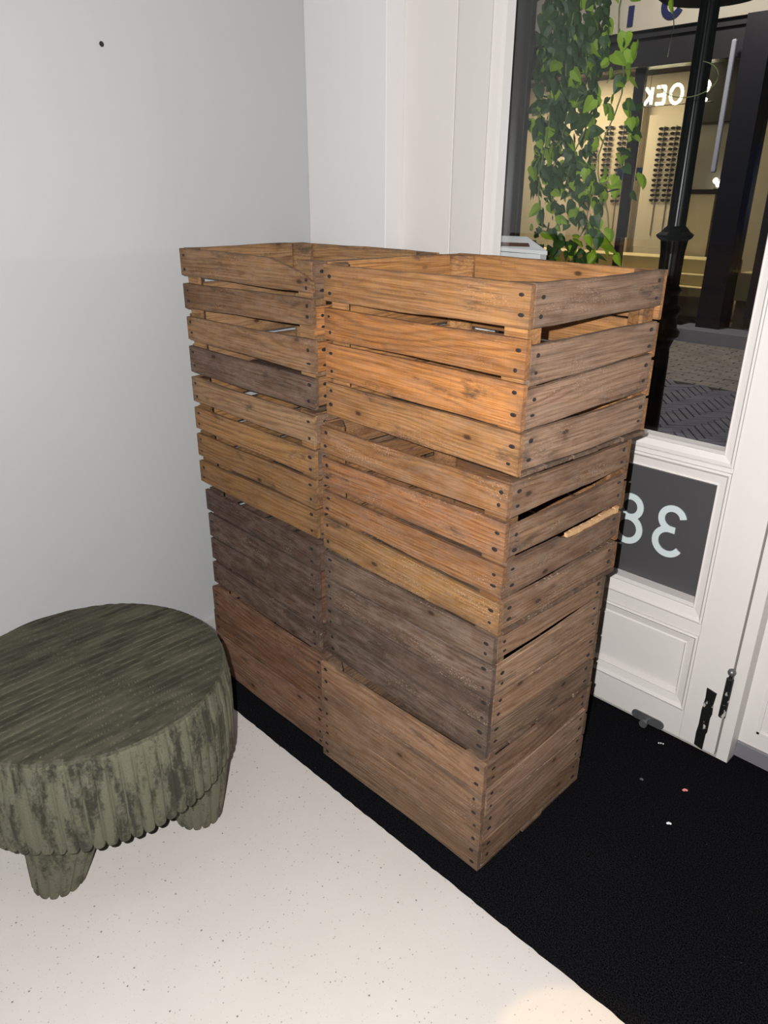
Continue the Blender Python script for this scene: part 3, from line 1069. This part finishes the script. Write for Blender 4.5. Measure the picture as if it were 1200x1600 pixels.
def centre(z):     # main hanging mass: x centre, half width and density at height z
    if z > 1.48:
        return -1.362, 0.102, 1.0
    if z > 1.30:
        return -1.350, 0.105, 0.72
    return -1.330, 0.105, 0.34


cnt = 0
while cnt < 1150:
    z = rnd.uniform(1.10, 2.05)
    xc, hw, den = centre(z)
    if rnd.random() > den:
        continue
    x = xc + rnd.uniform(-hw, hw) + rnd.gauss(0, 0.01)
    y = 2.08 + rnd.gauss(0, 0.06)
    y = min(max(y, 1.96), 2.24)
    x *= y / 2.08
    size = rnd.uniform(0.018, 0.042)
    backlit = rnd.random() < (0.16 if z > 1.48 else 0.30)
    leaf(fo_l if backlit else fo_d, Vector((x, y, z)), size, rnd)
    cnt += 1
# looser sprays to the right
for (x0, z0_, x1, z1_, n, pl_) in ((-1.23, 1.86, -1.19, 1.60, 26, 0.75), (-1.20, 1.60, -1.13, 1.42, 22, 0.75), (-1.20, 1.45, -1.17, 1.26, 16, 0.55), (-1.22, 1.28, -1.16, 1.08, 22, 0.40), (-1.17, 1.40, -1.13, 1.28, 7, 0.5)):
    for i in range(n):
        t = rnd.random()
        p = Vector((x0 + (x1 - x0) * t + rnd.gauss(0, 0.022), 2.06 + rnd.gauss(0, 0.04), z0_ + (z1_ - z0_) * t + rnd.gauss(0, 0.015)))
        leaf(fo_l if rnd.random() < pl_ else fo_d, p, rnd.uniform(0.022, 0.046), rnd)
for p, s in (((-1.085, 2.05, 1.815), 0.04), ((-1.06, 2.05, 1.745), 0.03), ((-1.145, 2.05, 1.585), 0.032), ((-1.19, 2.04, 1.20), 0.085)):
    leaf(fo_l, Vector(p), s, rnd)
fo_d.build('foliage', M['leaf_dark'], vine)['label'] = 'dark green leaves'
fo_l.build('foliage', M['leaf_backlit'], vine)['label'] = 'yellow-green leaves, backlight in their colour'
st = MB()
for (xa, sw) in ((-1.36, 0.02), (-1.29, 0.03), (-1.20, 0.02), (-1.41, 0.015)):
    st.tube([Vector((xa + sw * math.sin(i * 0.9 + xa * 7), 2.07 + 0.02 * math.cos(i * 0.7), 2.1 - i * 0.05)) - VO for i in range(19)], [0.0022] * 19, 6)
st.tube([Vector(p) - VO for p in ((-1.10, 2.05, 2.05), (-1.09, 2.05, 1.85), (-1.065, 2.05, 1.77), (-1.045, 2.05, 1.69), (-1.05, 2.05, 1.62))], 0.0013, 6)
st.tube([Vector((-1.045 - 0.085 + 0.085 * math.cos(a), 2.05, 1.575 + 0.03 * math.sin(a))) - VO for a in [PI - i * PI / 2 / 10 for i in range(11)]], 0.0013, 6)
st.tube([Vector((-0.985 + 0.075 * math.cos(a), 2.05, 1.555 + 0.040 * math.sin(a) + 0.01)) - VO for a in [PI + 0.2 + i * 4.1 / 16 for i in range(17)]], 0.0013, 6)
st.build('stem', M['stem'], vine, smooth=True)

# street
GZ = -0.02
b = MB()
b.box(-12, 4, 1.69, 14, -0.25, GZ - 0.012)
tag(b.build('ground', M['joint']), 'dark bedding of the paved street', 'ground', kind='structure')
# near strip: herringbone clinkers; far strip: stretcher rows
b = MB()
L_, W_ = 0.200, 0.098
A = math.radians(38)
ca, sa = math.cos(A), math.sin(A)


def brick(mb, cx, cy, l, w_, ang, rnd):
    c_, s_ = math.cos(ang), math.sin(ang)
    g = 0.004
    hl, hw = l / 2 - g, w_ / 2 - g
    dz = rnd.uniform(-0.002, 0.002)
    top = GZ + dz
    vs = []
    for z, e in ((GZ - 0.02, 0), (top - 0.003, 0), (top, 0.004)):
        for sx, sy in ((-1, -1), (1, -1), (1, 1), (-1, 1)):
            ux, uy = sx * (hl - e), sy * (hw - e)
            vs.append((cx + ux * c_ - uy * s_, cy + ux * s_ + uy * c_, z))
    fs = [(8, 9, 10, 11)]
    for j in (0, 4):
        for k in range(4):
            fs.append((j + k, j + (k + 1) % 4, j + 4 + (k + 1) % 4, j + 4 + k))
    mb.add(vs, fs)


rb = random.Random(3)
near, far = MB(), MB()
LB, WB = 0.21, 0.0525   # long thin Dutch bricks, four widths to a length
q = 4
for i in range(-60, 61):
    for j in range(-14, 15):
        # herringbone cell: one lying, one standing brick, stepped by one width
        ox = i * WB + j * LB
        oy = i * WB - j * LB
        for (dx, dy, an) in ((LB / 2, WB / 2, 0.0), (WB / 2, WB + LB / 2, PI / 2)):
            u, v2 = ox + dx, oy + dy
            X = -2.2 + u * ca - v2 * sa
            Y = 4.6 + u * sa + v2 * ca
            if -3.6 < X < -0.7 and 3.1 < Y < 5.60:
                brick(near, X, Y, LB, WB, A + an, rb)
tag(near.build('ground', M['brick_near']), 'blue-grey herringbone brick paving nearest the door', 'paving', kind='structure')
row = 0
y = 5.64
A2 = 0.0
while y < 7.36:
    x = -4.6 + (row % 2) * 0.10
    while x < -1.2:
        brick(far, x, y, 0.20, 0.058, 0.0, rb)
        x += 0.20
    y += 0.058
    row += 1
tag(far.build('ground', M['brick_far']), 'brick paving in front of the shop opposite, shop light in its colour', 'paving', kind='structure')

# lamp post
lp = thing('lamp_post', 'black cast iron street lamp post with moulded base', 'lamp post', (-1.59, 3.4, GZ))
b = MB()
b.lathe([(0.075, 0.0), (0.075, 0.05), (0.060, 0.07), (0.055, 0.60), (0.052, 0.66), (0.066, 0.70), (0.083, 0.715), (0.086, 0.735), (0.070, 0.75), (0.062, 0.80), (0.074, 0.825), (0.078, 0.845), (0.060, 0.862), (0.055, 0.90), (0.066, 0.92), (0.052, 0.94)], 28)
b.build('base', M['lamp_paint'], lp, smooth=False)
b = MB()
b.lathe([(0.048, 0.94), (0.050, 1.08), (0.056, 1.135)], 48, rib=12, amp=0.06)
b.build('fluted_section', M['lamp_paint'], lp)
b = MB()
b.lathe([(0.056, 1.130), (0.080, 1.146), (0.086, 1.158), (0.066, 1.170), (0.052, 1.186), (0.040, 1.196)], 8)
b.build('collar', M['lamp_paint'], lp)
b = MB()
b.lathe([(0.038, 1.19), (0.037, 2.0), (0.034, 3.0)], 48, rib=12, amp=0.05)
b.build('shaft', M['lamp_paint'], lp)

b = MB()
prof = [(0.030, 0.0), (0.10, -0.004), (0.19, 0.006), (0.225, 0.03), (0.245, 0.16), (0.250, 0.20)]
b.lathe(prof, 28)
bo = b.build('planter_bowl', M['soil'], lp, loc=(0, 0, 2.04))
b = MB()
b.lathe([(0.242, 0.195), (0.20, 0.215), (0.08, 0.23)], 28)
b.build('soil', M['soil'], bo)

# ------------------------------------------------------------------ shop across the street
FY = 7.6
shop = thing('shop_building', 'lit shop opposite with cream fascia and dark posts', 'shop', (-4.2, FY, GZ))
SO = Vector((-4.2, FY, GZ))


def spart(name, mat, boxes, parent=None, bevel=0.0):
    b = MB()
    for (x0, x1, y0, y1, z0, z1) in boxes:
        b.box(x0 - SO.x, x1 - SO.x, y0 - SO.y, y1 - SO.y, z0 - SO.z, z1 - SO.z)
    return b.build(name, M[mat], parent or shop, bevel=bevel)


fas = spart('fascia', 'fascia', [(-8, -1, 7.52, 7.75, 2.745, 4.6)])
b = MB()
ribbon(b, [(-4.278 - SO.x, 2.79 - SO.z), (-4.278 - SO.x, 2.955 - SO.z)], 0.055, 7.505 - SO.y, 7.522 - SO.y)
b.build('letter', M['navy'], fas)
b = MB()
ribbon(b, [(x - SO.x, zz - SO.z) for x, zz in arc(-3.865, 2.905, 0.082, 40, 335, 24)], 0.055, 7.505 - SO.y, 7.522 - SO.y)
b.build('letter', M['navy'], fas)
spart('beam', 'shop_dark', [(-8, -1, 7.56, 7.75, 2.44, 2.745), (-8, -1, 7.53, 7.56, 2.68, 2.715)])
m1 = spart('mullion', 'shop_dark', [(-4.215, -4.105, 7.62, 7.66, 0.90, 2.44)])
b = MB()
for sx in (-1, 1):
    cx, cz = -4.16 + sx * 0.105 - SO.x, 1.505 - SO.z
    b.box(cx - 0.032, cx + 0.032, 7.645 - SO.y, 7.648 - SO.y, cz - 0.06, cz + 0.06)
b.build('sticker', M['sticker'], m1)
spart('mullion', 'shop_navy', [(-4.195, -4.135, 7.58, 7.68, 0.10, 0.90)])
spart('mullion', 'shop_dark', [(-2.735, -2.63, 7.57, 7.70, 0.22, 2.44)])
spart('pillar', 'shop_navy', [(-3.15, -2.92, 7.48, 7.75, 0.10, 2.745)])
spart('doorstep', 'stone', [(-8, -3.30, 7.36, 7.75, GZ - 0.01, 0.07), (-3.30, -1, 7.30, 7.75, GZ - 0.01, 0.105)], bevel=0.006)
spart('window_pane', 'shop_glass', [(-8, -4.215, 7.640, 7.646, 0.11, 2.44), (-4.105, -3.15, 7.640, 7.646, 0.11, 2.44), (-2.92, -2.735, 7.640, 7.646, 0.11, 2.44)])
spart('display_ledge', 'taupe', [(-8, -3.15, 7.70, 8.2, 0.17, 0.36), (-2.92, -1.5, 7.80, 8.2, 0.10, 0.36)])
spart('display_ledge', 'ledge', [(-8, -3.15, 7.72, 8.2, 0.362, 0.45), (-8, -3.15, 7.86, 8.3, 0.45, 0.56), (-8, -3.15, 8.00, 8.4, 0.56, 0.70), (-2.92, -2.735, 7.72, 8.0, 0.362, 0.62)], bevel=0.008)
spart('back_wall', 'cream', [(-9, -1, 9.50, 9.6, 0, 3.2)])
spart('back_wall', 'dark_ceiling', [(-1.6, -1.5, 7.75, 9.5, 0, 3.2), (-9, -8.9, 7.75, 9.5, 0, 3.2)])
spart('ceiling_board', 'dark_ceiling', [(-9, -1.5, 7.75, 9.5, 2.64, 2.74)])
spart('floor_board', 'shop_floor', [(-9, -1.5, 7.75, 9.5, 0.02, 0.10)])
spart('side_panel', 'shop_grey', [(-4.02, -3.30, 8.66, 8.72, 0.10, 2.02)])
spart('dark_panel', 'dark_ceiling', [(-4.05, -3.42, 8.60, 8.74, 2.02, 2.64)])  # dark board across the shop's upper back
spart('pale_bar', 'pale_blue_grey', [(-3.235, -3.19, 7.43, 7.475, 1.50, 2.56)], bevel=0.015)  # pale upright bar in front of the facade

# display racks with sunglasses, one object per pair
SG = None
for (rx0, rx1, rz0, rz1, cols_, zt, zb, lab, glab) in (
        (-5.95, -5.02, 0.63, 2.46, (-5.64, -5.44, -5.25, -5.10), 2.09, 1.24, 'left cream display rack of sunglasses in the shop opposite', 'left'),
        (-4.93, -4.40, 0.70, 2.20, (-4.715, -4.565), 2.045, 1.255, 'right cream display rack of sunglasses in the shop opposite, beside neon sign', 'right')):
    rk = thing('display_rack', lab, 'display rack', ((rx0 + rx1) / 2, 9.45, 0.1))
    ro = Vector(rk.location)
    b = MB()
    b.box(rx0 - ro.x, rx1 - ro.x, 9.38 - ro.y, 9.495 - ro.y, rz0 - ro.z, rz1 - ro.z)
    b.build('board', M['beige'] if glab == 'left' else M['cream'], rk, bevel=0.004)
    b = MB()
    b.box(rx0 - ro.x + 0.02, rx1 - ro.x - 0.02, 9.37 - ro.y, 9.49 - ro.y, 0.0, rz0 - ro.z)
    b.build('plinth', M['cream'], rk)
    for cx in cols_:
        b = MB()
        b.box(cx - 0.004 - ro.x, cx + 0.004 - ro.x, 9.365 - ro.y, 9.381 - ro.y, rz0 + 0.15 - ro.z, zt + 0.03 - ro.z)
        b.build('rod', M['shop_grey'], rk)
        for i in range(15):
            if SG is None:
                g = MB()
                for sx in (-1, 1):
                    g.add([(sx * 0.033 + 0.029 * math.cos(k * PI / 6), y_, 0.017 * math.sin(k * PI / 6)) for y_ in (-0.003, 0.003) for k in range(12)], [tuple(range(12)), tuple(range(23, 11, -1))] + [(k, (k + 1) % 12, 12 + (k + 1) % 12, 12 + k) for k in range(12)])
                g.box(-0.015, 0.015, -0.003, 0.003, 0.004, 0.011)
                for sx in (-1, 1):
                    g.box(sx * 0.062 - 0.002, sx * 0.062 + 0.002, -0.003, 0.02, 0.006, 0.011)
                o = g.build('sunglasses', M['lens'])
                SG = o
            else:
                o = SG.copy()
                C.objects.link(o)
            o.location = (cx + 0.006 * math.sin(i * 3.1), 9.355, zt - (zt - zb) * i / 14)
            tag(o, 'dark sunglasses on the ' + glab + ' display rack of the shop opposite', 'sunglasses', 'sunglasses on the ' + glab + ' display rack')

# neon word, seen from behind
neon = thing('neon_sign', 'glowing white neon word in mirror writing inside the shop opposite', 'neon sign', (-3.95, 8.0, 2.13))
NO = Vector((-3.95, 8.0, 2.13))


def glyph(paths):
    b = MB()
    for pth in paths:
        b.tube([(x - NO.x, 0, zz - NO.z) for x, zz in pth], 0.0145, 8)
    return b.build('letter', M['neon'], neon, smooth=True)


zb_, zt_ = 2.165, 2.315
glyph([[(-4.213, zb_), (-4.213, zt_)], [(-4.213, zb_ + .07), (-4.283, zt_)], [(-4.218, zb_ + .085), (-4.283, zb_)]])
glyph([[(-4.075, zb_), (-4.075, zt_)], [(-4.075, zt_), (-4.160, zt_)], [(-4.075, (zb_ + zt_) / 2), (-4.150, (zb_ + zt_) / 2)], [(-4.075, zb_), (-4.160, zb_)]])
glyph([[(-3.950 + 0.062 * math.cos(i * PI / 12), 2.24 + 0.082 * math.sin(i * PI / 12)) for i in range(25)]])
glyph([arc(-3.668, 2.285, 0.045, 150, -75, 12) + [(-3.668, 2.24)] + arc(-3.668, 2.198, 0.040, 100, 330, 12)])
b = MB()
b.tube([(-0.38, 0.02, 0.02), (0.38, 0.02, 0.02)], 0.006, 6)
for x in (-0.3, 0.3):
    b.tube([(x, 0.02, 0.02), (x, 0.02, 0.505)], 0.003, 6)
b.build('bracket', M['shop_dark'], neon)

# cabinet with a lamp on it
cb = thing('display_cabinet', 'beige cabinet standing inside the shop opposite behind the lamp post', 'cabinet', (-3.78, 8.6, 0.1))
b = MB()
b.box(-0.16, 0.20, -0.15, 0.04, 0.0, 1.23)
b.build('body', M['beige'], cb, bevel=0.006)
b = MB()
b.box(-0.17, 0.24, -0.16, 0.05, 1.232, 1.27)
b.build('top', M['shop_dark'], cb)
tl = thing('table_lamp', 'small bright cluster lamp on top of the beige cabinet opposite', 'lamp', (-3.60, 8.53, 1.37))
b = MB()
b.lathe([(0.04, 0.0), (0.04, 0.01), (0.008, 0.015), (0.008, 0.05)], 12)
b.build('base', M['shop_dark'], tl)
for dx, dz in ((-0.035, 0.085), (0.035, 0.09), (0.0, 0.05), (0.03, 0.05)):
    b = MB()
    b.lathe([(0.008, dz - 0.028), (0.022, dz - 0.018), (0.028, dz), (0.022, dz + 0.018), (0.008, dz + 0.028)], 12, dx, 0)
    b.build('bulb', M['bulb'], tl, smooth=True)
spart('screen', 'screen', [(-2.97, -2.53, 8.32, 8.36, 0.95, 1.80)])
